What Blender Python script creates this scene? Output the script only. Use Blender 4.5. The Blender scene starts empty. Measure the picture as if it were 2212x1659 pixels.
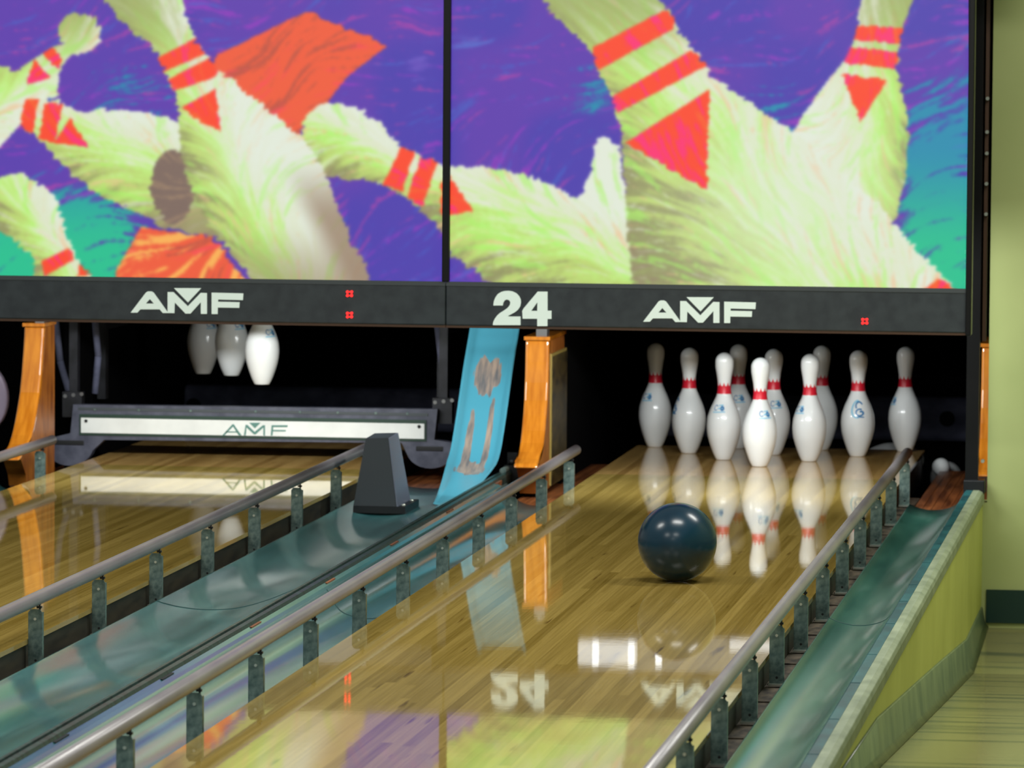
import bpy, bmesh, math, random
import numpy as np
from mathutils import Vector, Matrix
from mathutils.geometry import tessellate_polygon
random.seed(7); rng = np.random.default_rng(7)
SC = bpy.context.scene
COL = SC.collection
PI = math.pi

# ------------------------------------------------------------------ camera maths
CAM = np.array([1.59533, -17.64686, 1.44665]); YAW, PITCH, ROLL, FPX = -0.1391787, -0.0656868, 0.0073748, 10958.43
def _rot():
    cy, sy = math.cos(YAW), math.sin(YAW); cp, sp = math.cos(PITCH), math.sin(PITCH)
    f = np.array([sy*cp, cy*cp, sp]); rt = np.array([cy, -sy, 0]); up = np.cross(rt, f)
    c, q = math.cos(ROLL), math.sin(ROLL)
    return c*rt+q*up, -q*rt+c*up, f
RR, UU, FF = _rot()
def at(px, py, y):          # point of the plane y = const seen at that pixel of the photograph
    d = FF+RR*(px-1106)/FPX-UU*(py-829.5)/FPX; t = (y-CAM[1])/d[1]
    v = CAM+t*d; return (v[0], v[2])

# ------------------------------------------------------------------ helpers
def lin(c):
    return tuple(((x/255)/12.92 if x/255 <= .04045 else ((x/255+.055)/1.055)**2.4) for x in c[:3])
class MB:
    def __init__(s): s.v = []; s.f = []; s.m = []; s.sm = []
    def add(s, vs, fs, smooth=False, mi=0):
        o = len(s.v); s.v += [tuple(v) for v in vs]
        for f in fs: s.f.append(tuple(i+o for i in f)); s.m.append(mi); s.sm.append(smooth)
        return s
    def box(s, x0, x1, y0, y1, z0, z1, mi=0):
        vs = [(x, y, z) for z in (z0, z1) for y in (y0, y1) for x in (x0, x1)]
        return s.add(vs, [(0,2,3,1),(4,5,7,6),(0,1,5,4),(2,6,7,3),(0,4,6,2),(1,3,7,5)], False, mi)
    def prism(s, pts, axis, a, b, mi=0, smooth=False):
        # pts: polygon in the two other axes; extruded from a to b along axis
        n = len(pts)
        def mk(p, t):
            return {'x': (t, p[0], p[1]), 'y': (p[0], t, p[1]), 'z': (p[0], p[1], t)}[axis]
        vs = [mk(p, a) for p in pts]+[mk(p, b) for p in pts]
        s.add(vs, [tuple(range(n))[::-1], tuple(range(n, 2*n))], False, mi)
        o = len(s.v)-2*n
        for i in range(n):
            j = (i+1) % n
            s.f.append((o+i, o+j, o+n+j, o+n+i)); s.m.append(mi); s.sm.append(smooth)
        return s
    def sweep(s, prof, y0, y1, n=1, smooth=True, mi=0, thick=0.004):
        # open profile (x,z) drawn along y with a real thickness below it
        k = len(prof); lo = [(x, z-thick) for x, z in prof]
        ys = [y0+(y1-y0)*i/n for i in range(n+1)]
        vs = []
        for y in ys:
            vs += [(x, y, z) for x, z in prof]+[(x, y, z) for x, z in lo]
        fs = []
        for i in range(n):
            a, b = i*2*k, (i+1)*2*k
            for j in range(k-1):
                fs.append((a+j, a+j+1, b+j+1, b+j)); fs.append((a+k+j+1, a+k+j, b+k+j, b+k+j+1))
            fs.append((a, b, b+k, a+k)); fs.append((a+k-1, a+2*k-1, b+2*k-1, b+k-1))
        s.add(vs, fs, smooth, mi)
        e = n*2*k
        fs = []
        for j in range(k-1):
            fs.append((j, k+j, k+j+1, j+1)); fs.append((e+j, e+j+1, e+k+j+1, e+k+j))
        o = len(s.v)-len(vs)
        for f in fs: s.f.append(tuple(i+o for i in f)); s.m.append(mi); s.sm.append(False)
        return s
    def tube(s, p0, p1, r, n=16, mi=0, r1=None):
        p0, p1 = Vector(p0), Vector(p1); d = (p1-p0).normalized()
        u = d.orthogonal().normalized(); w = d.cross(u); r1 = r if r1 is None else r1
        vs = [p0+(u*math.cos(a)+w*math.sin(a))*r for a in [2*PI*i/n for i in range(n)]]
        vs += [p1+(u*math.cos(a)+w*math.sin(a))*r1 for a in [2*PI*i/n for i in range(n)]]
        s.add(vs, [(i, (i+1) % n, n+(i+1) % n, n+i) for i in range(n)], True, mi)
        o = len(s.v)-2*n
        s.f += [tuple(o+i for i in range(n))[::-1], tuple(o+n+i for i in range(n))]; s.m += [mi]*2; s.sm += [False]*2
        return s
    def lathe(s, prof, n=48, mi=0):
        k = len(prof); vs = []
        for r, z in prof:
            vs += [(r*math.cos(2*PI*i/n), r*math.sin(2*PI*i/n), z) for i in range(n)]
        fs = [(j*n+i, j*n+(i+1) % n, (j+1)*n+(i+1) % n, (j+1)*n+i) for j in range(k-1) for i in range(n)]
        return s.add(vs, fs, True, mi)
    def build(s, name, mats, parent=None, bevel=0, loc=None):
        me = bpy.data.meshes.new(name); me.from_pydata(s.v, [], s.f); me.validate()
        if not isinstance(mats, (list, tuple)): mats = [mats]
        for m in mats: me.materials.append(m)
        if len(me.polygons) == len(s.m):
            me.polygons.foreach_set('material_index', s.m); me.polygons.foreach_set('use_smooth', s.sm)
        bm = bmesh.new(); bm.from_mesh(me); bmesh.ops.recalc_face_normals(bm, faces=bm.faces); bm.to_mesh(me); bm.free()
        o = bpy.data.objects.new(name, me); COL.objects.link(o)
        if parent: o.parent = parent
        if loc: o.location = loc
        if bevel:
            b = o.modifiers.new('b', 'BEVEL'); b.width = bevel; b.segments = 3; b.limit_method = 'ANGLE'; b.angle_limit = .6
        return o
def tag(o, label=None, cat=None, group=None, kind=None):
    if label: o['label'] = label
    if cat: o['category'] = cat
    if group: o['group'] = group
    if kind: o['kind'] = kind
    return o
def empty(name, loc=(0, 0, 0), label=None, cat=None, group=None, rot=(0, 0, 0)):
    o = bpy.data.objects.new(name, None); o.empty_display_size = .1; COL.objects.link(o)
    o.location = loc; o.rotation_euler = rot
    return tag(o, label, cat, group)
def copy_tree(o, parent=None):
    c = o.copy(); COL.objects.link(c); c.parent = parent
    for ch in [x for x in list(COL.objects) if x.parent == o]: copy_tree(ch, c)
    return c
def struct(o): o['kind'] = 'structure'; return o

# ------------------------------------------------------------------ materials
def mat(name, col, rough=.5, metal=0, spec=.5, emit=None, es=1, coat=0):
    m = bpy.data.materials.new(name); m.use_nodes = True; b = m.node_tree.nodes['Principled BSDF']
    b.inputs['Base Color'].default_value = (*lin(col), 1); b.inputs['Roughness'].default_value = rough
    b.inputs['Metallic'].default_value = metal; b.inputs['Specular IOR Level'].default_value = spec
    b.inputs['Coat Weight'].default_value = coat; b.inputs['Coat Roughness'].default_value = .05
    if emit: b.inputs['Emission Color'].default_value = (*lin(emit), 1); b.inputs['Emission Strength'].default_value = es
    return m
def nd(m, t, **kw):
    n = m.node_tree.nodes.new(t)
    for k, v in kw.items(): setattr(n, k, v)
    return n
def noisy(m, c0, c1, scale=(1, 1, 1), nscale=5, detail=4, lo=.35, hi=.65, bump=0, c2=None, rvar=None, bscale=None):
    """procedural variation of the base colour in object coordinates"""
    t = m.node_tree; L = t.links.new; b = t.nodes['Principled BSDF']
    tc = nd(m, 'ShaderNodeTexCoord'); mp = nd(m, 'ShaderNodeMapping'); mp.inputs['Scale'].default_value = scale
    L(tc.outputs['Object'], mp.inputs['Vector'])
    n = nd(m, 'ShaderNodeTexNoise'); n.inputs['Scale'].default_value = nscale; n.inputs['Detail'].default_value = detail
    L(mp.outputs[0], n.inputs['Vector'])
    r = nd(m, 'ShaderNodeValToRGB'); r.color_ramp.elements[0].position = lo; r.color_ramp.elements[1].position = hi
    r.color_ramp.elements[0].color = (*lin(c0), 1); r.color_ramp.elements[1].color = (*lin(c1), 1)
    if c2: e = r.color_ramp.elements.new(min(1, hi+.12)); e.color = (*lin(c2), 1)
    L(n.outputs['Fac'], r.inputs[0]); L(r.outputs[0], b.inputs['Base Color'])
    if rvar:
        mr = nd(m, 'ShaderNodeMapRange'); mr.inputs[3].default_value, mr.inputs[4].default_value = rvar
        L(n.outputs['Fac'], mr.inputs[0]); L(mr.outputs[0], b.inputs['Roughness'])
    if bump:
        bp = nd(m, 'ShaderNodeBump'); bp.inputs['Strength'].default_value = bump; bp.inputs['Distance'].default_value = .002
        src = n
        if bscale:
            mp2 = nd(m, 'ShaderNodeMapping'); mp2.inputs['Scale'].default_value = bscale; L(tc.outputs['Object'], mp2.inputs['Vector'])
            src = nd(m, 'ShaderNodeTexNoise'); src.inputs['Scale'].default_value = 1; L(mp2.outputs[0], src.inputs['Vector'])
        L(src.outputs['Fac'], bp.inputs['Height']); L(bp.outputs[0], b.inputs['Normal'])
    return m

def lane_material(name, dark, light, rough=.07, bump=.05, offs=0.):
    m = mat(name, light, rough, 0, .5); t = m.node_tree; L = t.links.new; b = t.nodes['Principled BSDF']
    b.inputs['IOR'].default_value = 1.5
    tc = nd(m, 'ShaderNodeTexCoord'); sx = nd(m, 'ShaderNodeSeparateXYZ'); L(tc.outputs['Object'], sx.inputs[0])
    def math_(op, a, bb=None):
        n = nd(m, 'ShaderNodeMath', operation=op)
        for i, v in enumerate((a, bb)):
            if v is None: continue
            if isinstance(v, (int, float)): n.inputs[i].default_value = v
            else: L(v, n.inputs[i])
        return n.outputs[0]
    bw = .0263
    bx = math_('DIVIDE', math_('ADD', sx.outputs['X'], .527+offs), bw); idx = math_('FLOOR', bx)
    wn = nd(m, 'ShaderNodeTexWhiteNoise', noise_dimensions='1D'); L(idx, wn.inputs['W'])
    # board lengths staggered per strip
    yy = math_('ADD', math_('DIVIDE', sx.outputs['Y'], 3.6), math_('MULTIPLY', wn.outputs['Value'], 7.3)); yi = math_('FLOOR', yy)
    cb = nd(m, 'ShaderNodeCombineXYZ'); L(idx, cb.inputs[0]); L(yi, cb.inputs[1])
    w2 = nd(m, 'ShaderNodeTexWhiteNoise', noise_dimensions='2D'); L(cb.outputs[0], w2.inputs['Vector'])
    # grain
    mp = nd(m, 'ShaderNodeMapping'); mp.inputs['Scale'].default_value = (160, 2.2, 1); L(tc.outputs['Object'], mp.inputs['Vector'])
    off = nd(m, 'ShaderNodeVectorMath', operation='ADD'); L(mp.outputs[0], off.inputs[0]); L(w2.outputs['Color'], off.inputs[1])
    g = nd(m, 'ShaderNodeTexNoise'); g.inputs['Scale'].default_value = 1; g.inputs['Detail'].default_value = 5; L(off.outputs[0], g.inputs['Vector'])
    fac = math_('ADD', math_('MULTIPLY', w2.outputs['Value'], .36), math_('MULTIPLY', g.outputs['Fac'], .64))
    r = nd(m, 'ShaderNodeValToRGB'); e = r.color_ramp.elements
    e[0].position = .2; e[0].color = (*lin(dark), 1); e[1].position = .75; e[1].color = (*lin(light), 1)
    L(fac, r.inputs[0])
    # dark scuffs and seams
    mp3 = nd(m, 'ShaderNodeMapping'); mp3.inputs['Scale'].default_value = (22, 1.3, 1); L(tc.outputs['Object'], mp3.inputs['Vector'])
    s3 = nd(m, 'ShaderNodeTexNoise'); s3.inputs['Scale'].default_value = 1.3; s3.inputs['Detail'].default_value = 3; L(mp3.outputs[0], s3.inputs['Vector'])
    r3 = nd(m, 'ShaderNodeValToRGB'); r3.color_ramp.elements[0].position = .27; r3.color_ramp.elements[1].position = .33
    r3.color_ramp.elements[0].color = (.25, .17, .1, 1); r3.color_ramp.elements[1].color = (1, 1, 1, 1); L(s3.outputs['Fac'], r3.inputs[0])
    mx = nd(m, 'ShaderNodeMix', data_type='RGBA', blend_type='MULTIPLY'); mx.inputs['Factor'].default_value = .8
    L(r.outputs[0], mx.inputs['A']); L(r3.outputs[0], mx.inputs['B'])
    fr = math_('FRACT', bx); seam = math_('LESS_THAN', math_('ABSOLUTE', math_('SUBTRACT', fr, .5)), .475)
    sm = nd(m, 'ShaderNodeMapRange'); sm.inputs[3].default_value = .84; sm.inputs[4].default_value = 1; L(seam, sm.inputs[0])
    mx2 = nd(m, 'ShaderNodeMix', data_type='RGBA', blend_type='MULTIPLY'); mx2.inputs['Factor'].default_value = 1
    L(mx.outputs['Result'], mx2.inputs['A']); L(sm.outputs[0], mx2.inputs['B']); L(mx2.outputs['Result'], b.inputs['Base Color'])
    # lacquer ripple
    mp2 = nd(m, 'ShaderNodeMapping'); mp2.inputs['Scale'].default_value = (9, 9, 1); L(tc.outputs['Object'], mp2.inputs['Vector'])
    n2 = nd(m, 'ShaderNodeTexNoise'); n2.inputs['Scale'].default_value = 1; n2.inputs['Detail'].default_value = 6; n2.inputs['Roughness'].default_value = .62; L(mp2.outputs[0], n2.inputs['Vector'])
    bp = nd(m, 'ShaderNodeBump'); bp.inputs['Strength'].default_value = bump; bp.inputs['Distance'].default_value = .004
    L(n2.outputs['Fac'], bp.inputs['Height']); L(bp.outputs[0], b.inputs['Normal'])
    mr = nd(m, 'ShaderNodeMapRange'); mr.inputs[3].default_value = rough*.6; mr.inputs[4].default_value = rough*1.5
    L(n2.outputs['Fac'], mr.inputs[0]); L(mr.outputs[0], b.inputs['Roughness'])
    return m

M = {}
M['lane'] = lane_material('lane_wood', (126, 103, 42), (176, 150, 80), .03, .018)
M['deck'] = lane_material('pin_deck_wood', (150, 112, 58), (206, 166, 100), .045, .02)
M['lane_side'] = noisy(mat('lane_side_board', (50, 46, 32), .6), (20, 20, 14), (46, 42, 30), (6, 3, 20), 2)
M['trough'] = noisy(mat('trough_dust', (70, 62, 50), .8), (36, 30, 24), (96, 84, 68), (20, 6, 6), 2, 6)
def gutter_mat(name, c0, c1, c2, rough, metal=.0):
    m = mat(name, c1, rough, metal, .6, coat=.8); m.node_tree.nodes['Principled BSDF'].inputs['Coat Roughness'].default_value = .17
    return noisy(m, c0, c1, (9, 1.1, 9), 1.4, 3, .3, .62, .035, c2, (rough*.75, rough*1.3), (60, .5, 60))
M['gutter'] = gutter_mat('gutter_teal', (38, 92, 96), (58, 116, 118), (84, 138, 138), .22)
M['gutter_r'] = gutter_mat('gutter_teal_wall_reflect', (46, 98, 88), (70, 124, 108), (96, 144, 130), .22)  # greener teal: the yellow wall's reflection is mixed into the colour
M['cap_teal'] = noisy(mat('cap_teal', (36, 96, 100), .35), (16, 62, 68), (34, 94, 98), (5, 2, 5), 4)
M['cap_cream'] = noisy(mat('cap_cream', (158, 166, 134), .5), (112, 124, 98), (148, 158, 130), (5, 2, 5), 5, 6, .3, .7, .2)
M['cap_black'] = noisy(mat('cap_dark_green', (22, 44, 40), .35), (10, 22, 20), (36, 66, 60), (3, 9, 3), 5)
M['seam'] = mat('gutter_seam', (30, 66, 66), .5)
M['rail'] = noisy(mat('rail_grey', (172, 166, 172), .3, 0), (118, 110, 116), (138, 132, 132), (4, 1, 4), 4, 4, .3, .7, 0)
M['post'] = noisy(mat('post_steel', (92, 112, 108), .38, .5), (74, 94, 92), (118, 136, 130), (1, 1, 1), 60)
M['bolt'] = mat('bolt_zinc', (196, 200, 190), .3, .8)
M['darksteel'] = mat('dark_steel', (22, 24, 27), .4, .3)
M['black'] = mat('matt_black', (9, 9, 11), .75, 0, .2)
M['pitblack'] = mat('pit_black', (7, 7, 9), .95, 0, .05)
M['bar'] = noisy(mat('mask_bar_charcoal', (46, 52, 58), .42), (40, 46, 52), (52, 59, 64), (3, 3, 3), 8)
M['bar_edge'] = mat('mask_bar_edge', (66, 72, 76), .4)  # paler grey; on the mask bar it paints a highlight line
M['trim_brown'] = mat('mask_brown_trim', (74, 48, 30), .5)
M['frame'] = mat('mask_frame_black', (8, 8, 10), .35, 0, .3)
M['sign'] = mat('lettering_white', (222, 236, 228), .5, emit=(222, 236, 228), es=.25)
M['led'] = mat('led_red', (250, 30, 30), .4, emit=(255, 30, 30), es=3)
M['sweep'] = noisy(mat('sweep_grey', (70, 72, 86), .42), (62, 64, 78), (84, 86, 100), (4, 4, 4), 6)
M['sweep_white'] = noisy(mat('sweep_white_panel', (226, 228, 224), .4), (218, 220, 216), (232, 234, 230), (2, 2, 2), 4)
M['sweep_green'] = mat('sweep_green_ink', (86, 130, 120), .5)
M['sweep_edge'] = mat('sweep_dark_edge', (30, 56, 44), .5)
M['pin'] = mat('pin_white', (236, 238, 238), .22, 0, .5, coat=.4)
M['pin_red'] = mat('pin_red', (214, 30, 52), .35)
M['pin_blue'] = mat('pin_blue', (32, 120, 176), .35)
M['pin_ltblue'] = mat('pin_light_blue', (140, 200, 226), .35)
M['pin_base'] = mat('pin_base_ring', (170, 172, 168), .5)
M['ball'] = noisy(mat('ball_teal', (10, 66, 92), .24, 0, .4), (2, 27, 42), (4, 46, 64), (1, 1, 1), 7, 5, .3, .7)
M['hole'] = mat('hole_black', (4, 6, 8), .6)
M['orange'] = noisy(mat('laminated_orange', (190, 112, 26), .25, coat=.6), (172, 96, 18), (204, 126, 34), (30, 4, 4), 2, 4, .3, .7)
M['orange_side'] = noisy(mat('orange_ply_side', (150, 84, 24), .4), (128, 66, 16), (170, 102, 34), (4, 12, 3), 3)
M['sideplate'] = noisy(mat('scuffed_plate', (64, 52, 24), .35), (42, 34, 14), (86, 72, 36), (4, 4, 12), 3)
M['outline'] = mat('plate_edge', (150, 130, 66), .4)
M['hood'] = mat('hood_charcoal', (40, 47, 53), .5)
M['hood_side'] = mat('hood_side_grey', (98, 104, 120), .4, .2)
M['wall'] = noisy(mat('wall_lime_paint', (156, 165, 106), .6), (152, 162, 103), (160, 169, 110), (1, 1, 1), 3, 3)
M['wall_low'] = noisy(mat('low_wall_yellow', (176, 178, 78), .5), (184, 188, 92), (196, 200, 104), (1, 1, 1), 3, 3)
M['base_dark'] = mat('baseboard_dark_green', (12, 44, 38), .3)
M['base_olive'] = noisy(mat('baseboard_grey_green', (104, 122, 92), .3), (88, 108, 84), (120, 136, 100), (1, 3, 2), 3)
M['brownboard'] = noisy(mat('brown_boards', (120, 66, 34), .4), (84, 42, 20), (150, 88, 46), (30, 2, 2), 1.5)
M['cushion'] = noisy(mat('pit_cushion', (44, 46, 58), .8), (70, 72, 92), (100, 102, 126), (2, 2, 3), 4)
M['lamp'] = mat('lamp_diffuser', (60, 60, 60), .5, emit=(244, 250, 255), es=.8)
M['bulb'] = mat('bulb', (60, 60, 60), .5, emit=(244, 250, 255), es=2.2)
M['housing'] = mat('lamp_housing', (40, 40, 42), .5)
M['machine'] = noisy(mat('machine_dark', (22, 22, 26), .55, .3), (14, 14, 17), (34, 34, 40), (3, 3, 3), 6)
M['machine_hi'] = mat('machine_bare_metal', (150, 150, 150), .3, .8)
M['pale'] = mat('pale_plastic', (176, 160, 180), .3)
M['green_tape'] = mat('green_tape', (20, 160, 70), .5)

# blue chute with rust worn through in patches
def chute_mat():
    m = mat('chute_blue', (76, 148, 166), .3, 0, .5); t = m.node_tree; L = t.links.new; b = t.nodes['Principled BSDF']
    tc = nd(m, 'ShaderNodeTexCoord'); sx = nd(m, 'ShaderNodeSeparateXYZ'); L(tc.outputs['UV'], sx.inputs[0])
    n = nd(m, 'ShaderNodeTexNoise'); n.inputs['Scale'].default_value = 1; n.inputs['Detail'].default_value = 4
    mp = nd(m, 'ShaderNodeMapping'); mp.inputs['Scale'].default_value = (11, 16, 1); L(tc.outputs['UV'], mp.inputs['Vector']); L(mp.outputs[0], n.inputs['Vector'])
    def mth(op, a, bb=0., cl=False):
        k = nd(m, 'ShaderNodeMath', operation=op, use_clamp=cl)
        for i, v in enumerate((a, bb)):
            if isinstance(v, (int, float)): k.inputs[i].default_value = v
            else: L(v, k.inputs[i])
        return k.outputs[0]
    def ell(cx, cy, rx, ry, k=.9):     # >0 inside a worn patch with a ragged rim
        dx = mth('DIVIDE', mth('SUBTRACT', sx.outputs['X'], cx), rx); dy = mth('DIVIDE', mth('SUBTRACT', sx.outputs['Y'], cy), ry)
        d = mth('ADD', mth('MULTIPLY', dx, dx), mth('MULTIPLY', dy, dy))
        d = mth('ADD', d, mth('MULTIPLY', mth('SUBTRACT', n.outputs['Fac'], .5), k*3))
        return mth('MULTIPLY', mth('SUBTRACT', 1.15, d), 6, True)
    a = ell(.48, .745, .27, .052); a2 = mth('MULTIPLY', a, mth('GREATER_THAN', mth('ADD', mth('MULTIPLY', mth('ABSOLUTE', mth('SUBTRACT', sx.outputs['X'], .5)),   .15), .768), sx.outputs['Y']))
    f = mth('MAXIMUM', a2, mth('MAXIMUM', ell(.30, .56, .075, .10), mth('MAXIMUM', ell(.68, .57, .06, .11), ell(.47, .49, .28, .035))))
    c = nd(m, 'ShaderNodeMix', data_type='RGBA'); L(mth('MULTIPLY', f, .8), c.inputs['Factor'])
    r = nd(m, 'ShaderNodeValToRGB'); r.color_ramp.elements[0].color = (*lin((104, 80, 70)), 1); r.color_ramp.elements[1].color = (*lin((176, 140, 112)), 1)
    r.color_ramp.elements[0].position = .35; r.color_ramp.elements[1].position = .65; L(n.outputs['Fac'], r.inputs[0])
    c.inputs['A'].default_value = (*lin((72, 146, 166)), 1); L(r.outputs[0], c.inputs['B']); L(c.outputs['Result'], b.inputs['Base Color'])
    return m
M['chute'] = chute_mat()
def floor_mat():
    m = mat('aisle_vinyl', (150, 150, 84), .16, 0, .5); t = m.node_tree; L = t.links.new; b = t.nodes['Principled BSDF']
    tc = nd(m, 'ShaderNodeTexCoord'); mp = nd(m, 'ShaderNodeMapping'); mp.inputs['Scale'].default_value = (.8, 7, 1); L(tc.outputs['Object'], mp.inputs['Vector'])
    n = nd(m, 'ShaderNodeTexNoise'); n.inputs['Scale'].default_value = 1.5; n.inputs['Detail'].default_value = 3; L(mp.outputs[0], n.inputs['Vector'])
    r = nd(m, 'ShaderNodeValToRGB'); e = r.color_ramp.elements; e[0].position = .36; e[1].position = .5
    e[0].color = (*lin((100, 104, 74)), 1); e[1].color = (*lin((144, 141, 92)), 1); L(n.outputs['Fac'], r.inputs[0]); L(r.outputs[0], b.inputs['Base Color'])
    return m
M['floor'] = floor_mat()

# ------------------------------------------------------------------ the lanes
LX = {24: 0., 23: -1.813}; YN, YE = -12.5, .86
for n, lab in ((24, 'wooden bowling lane with the ball and ten standing pins'), (23, 'wooden bowling lane on the left, closed off by the lowered sweep bar')):
    e = empty('bowling_lane', (LX[n], 0, 0), lab, 'bowling lane')
    MB().box(-.527, .527, YN, -.45, -.012, 0).build('lane_bed', M['lane'], e)
    MB().box(-.527, .527, -.45, YE, -.012, 0).build('pin_deck', M['deck'], e)
    MB().box(-.52, .52, YN, YE-.005, -.11, -.012).build('lane_side', M['lane_side'], e)
# troughs where the rail posts stand
def trough(x0, x1, lab):
    b = MB().box(x0, x1, YN, -.3, -.1, -.074)
    for i in range(34):
        y = -.6-.35*i+random.uniform(-.04, .04)
        b.box(x0+.004, x1-.003, y, y+.010, -.074, -.0705)
    o = b.build('post_trough', M['trough']); tag(o, lab, 'trough')
trough(.521, .58, 'dusty brown channel along the right edge of the pin lane')
trough(-.58, -.521, 'dusty brown channel along the left edge of the pin lane')
trough(-1.292, -1.233, 'dark channel along the right edge of the left lane')
trough(-2.392, -2.334, 'dark channel along the left edge of the left lane')

# ------------------------------------------------------------------ gutters
def smooth_prof(p, sub=5):
    out = []
    P = [p[0]]+p+[p[-1]]
    for i in range(1, len(P)-2):
        for k in range(sub):
            t = k/sub; q = []
            for d in (0, 1):
                a, b, c, e = P[i-1][d], P[i][d], P[i+1][d], P[i+2][d]
                q.append(.5*((2*b)+(-a+c)*t+(2*a-5*b+4*c-e)*t*t+(-a+3*b-3*c+e)*t**3))
            out.append(tuple(q))
    out.append(p[-1]); return out
gC = [(.574, -.052), (.60, -.063), (.64, -.071), (.685, -.068), (.722, -.055), (.745, -.03), (.757, -.006), (.764, .004)]
def seam_obj(parent, prof, y, mt=None):
    b = MB(); b.sweep([(x, z+.0012) for x, z in prof], y, y+.007, 1, True, 0, .001); return b.build('seam', mt or M['seam'], parent)
def gutter(name, prof, y1, lab, mt, seams, cat='gutter', green=False):
    e = empty(name, (0, 0, 0), lab, cat)
    sp = smooth_prof(prof, 5)
    MB().sweep(sp, YN, y1, 40, True, 0, .004).build('gutter_channel', mt, e)
    for y in seams: seam_obj(e, sp, y)
    return e
gutter('gutter', gC, -.78, 'teal gutter on the far right, greened by a painted-in reflection of the yellow low wall', M['gutter_r'], [-4.25, -8.2])
gutter('gutter', [(-x, z) for x, z in gC][::-1], -.92, 'teal gutter between the dark ridge and the left edge of the pin lane', M['gutter'], [-4.35, -8.2])
gA = [(-1.238, -.042), (-1.215, -.049), (-1.17, -.058), (-1.11, -.063), (-1.04, -.060), (-.98, -.048), (-.92, -.028), (-.87, -.007), (-.848, .002), (-.836, .006)]
gA_o = gutter('gutter', gA, -.42, 'wide blue gutter under the dark hood, right of the left lane', M['gutter'], [-4.3, -8.2])
gD = [(-x-1.813, z) for x, z in gC][::-1]
gD_o = gutter('gutter', gD, -.75, 'short piece of teal gutter at the left picture edge', M['gutter'], [])
MB().box(-2.47, -2.425, -1.16, -1.10, -.0675, -.0655).build('green_tape', M['green_tape'], gD_o)
# wooden floor strips beside the pin decks
for x0, x1, lab in ((.582, .765, 'reddish brown boards behind the right gutter beside the pin deck'), (-.765, -.54, 'reddish brown boards left of the pins'),
                    (-2.578, -2.353, 'reddish brown boards left of the sweep bar'), (-1.273, -1.05, 'reddish brown boards under the right end of the sweep bar')):
    b = MB()
    n = 6
    for i in range(n): b.box(x0+(x1-x0)*i/n+.001, x0+(x1-x0)*(i+1)/n-.001, -.86 if x0 > -1 else -.45, .86, -.09, -.074)
    tag(b.build('side_boards', M['brownboard']), lab, 'floor boards')

# division ridge (dark green twin strip) with clips
r = empty('division_ridge', (0, 0, 0), 'long dark green twin-strip ridge between the two teal gutters', 'divider')
b = MB(); b.prism([(-.838, -.03), (-.838, .008), (-.834, .014), (-.826, .014), (-.824, .006), (-.824, -.03)], 'y', YN, -.40)
b.build('ridge_strip', M['cap_black'], r)
b = MB(); b.prism([(-.819, -.03), (-.819, .010), (-.815, .014), (-.804, .012), (-.80, .004), (-.80, -.03)], 'y', YN, -.40)
b.build('ridge_strip', M['cap_black'], r)
MB().box(-.824, -.819, YN, -.42, -.03, -.002).build('ridge_groove', M['black'], r)
MB().tube((-.82, -.62, .018), (-.82, -.36, .018), .011).build('ridge_end_tube', M['post'], r)
MB().prism([(-.80, -.03), (-.80, .004), (-.79, -.002), (-.772, -.01), (-.764, .002), (-.764, -.03)], 'y', YN, -.92).build('ridge_flange', M['gutter'], r)
for k in range(11):
    y = -.95-1.075*k
    MB().prism([(y, .004), (y+.13, .004), (y+.115, -.016), (y+.015, -.016)], 'x', -.80, -.7935).build('clip', M['brownboard'] if k < 5 else M['darksteel'], r)

# right-hand cap and low wall
r = empty('capping_strip', (0, 0, 0), 'teal and cream capping strip on top of the yellow low wall', 'capping')
MB().prism([(.764, -.03), (.764, .005), (.770, .012), (.792, .012), (.792, -.03)], 'y', YN, -.92).build('teal_strip', M['cap_teal'], r)
MB().prism([(.792, -.03), (.792, .0125), (.812, .0125), (.824, .006), (.828, -.004), (.828, -.03)], 'y', YN, -.92).build('cream_moulding', M['cap_cream'], r, .0015)
for i in range(14):
    y = -1.1-i*.56+random.uniform(-.1, .1); MB().box(.767, .791, y, y+.004, .0115, .0128).build('joint', M['cap_teal'], r)
# aisle floor: level, then a ramp up towards the approach
FY = [(-.9, -.445), (-1.9, -.478), (-3.4, -.372), (-4.9, -.263), (-6.03, -.18), (-8.4, -.01), (-12.5, 0)]
b = MB(); vs = []; fs = []
for y, z in FY: vs += [(.826, y, z), (3.2, y, z), (.826, y, z-.05), (3.2, y, z-.05)]
for i in range(len(FY)-1):
    a = i*4; c = a+4; fs += [(a, a+1, c+1, c), (a+2, c+2, c+3, a+3), (a, c, c+2, a+2), (a+1, a+3, c+3, c+1)]
fs += [(0, 2, 3, 1), (len(vs)-4, len(vs)-3, len(vs)-1, len(vs)-2)]
struct(b.add(vs, fs).build('floor', M['floor']))
# low wall: from the floor line to the cap
low = [(y, z) for y, z in FY]; 
struct(MB().prism([(y, z-.02) for y, z in low if y > -9]+[(-8.4, -.0315), (-.9, -.0315)], 'x', .776, .822).build('wall_right', M['wall_low']))
bb = [(-.915, -.445, .07), (-1.9, -.478, .108), (-3.4, -.372, .11), (-4.9, -.263, .105), (-6.03, -.18, .10), (-8.0, -.038, .02)]
b = MB(); vs = []; fs = []
for y, z, h in bb: vs += [(.822, y, z), (.822, y, z+h), (.8275, y, z+h-.004), (.835, y, z+.02), (.848, y, z+.002)]
for i in range(len(bb)-1):
    a = i*5; c = a+5; fs += [(a+j, a+(j+1) % 5, c+(j+1) % 5, c+j) for j in range(5)]
fs += [(0, 1, 2, 3, 4), tuple(range(len(vs)-5, len(vs)))]
struct(b.add(vs, fs, True).build('baseboard_right', M['base_olive']))
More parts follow.
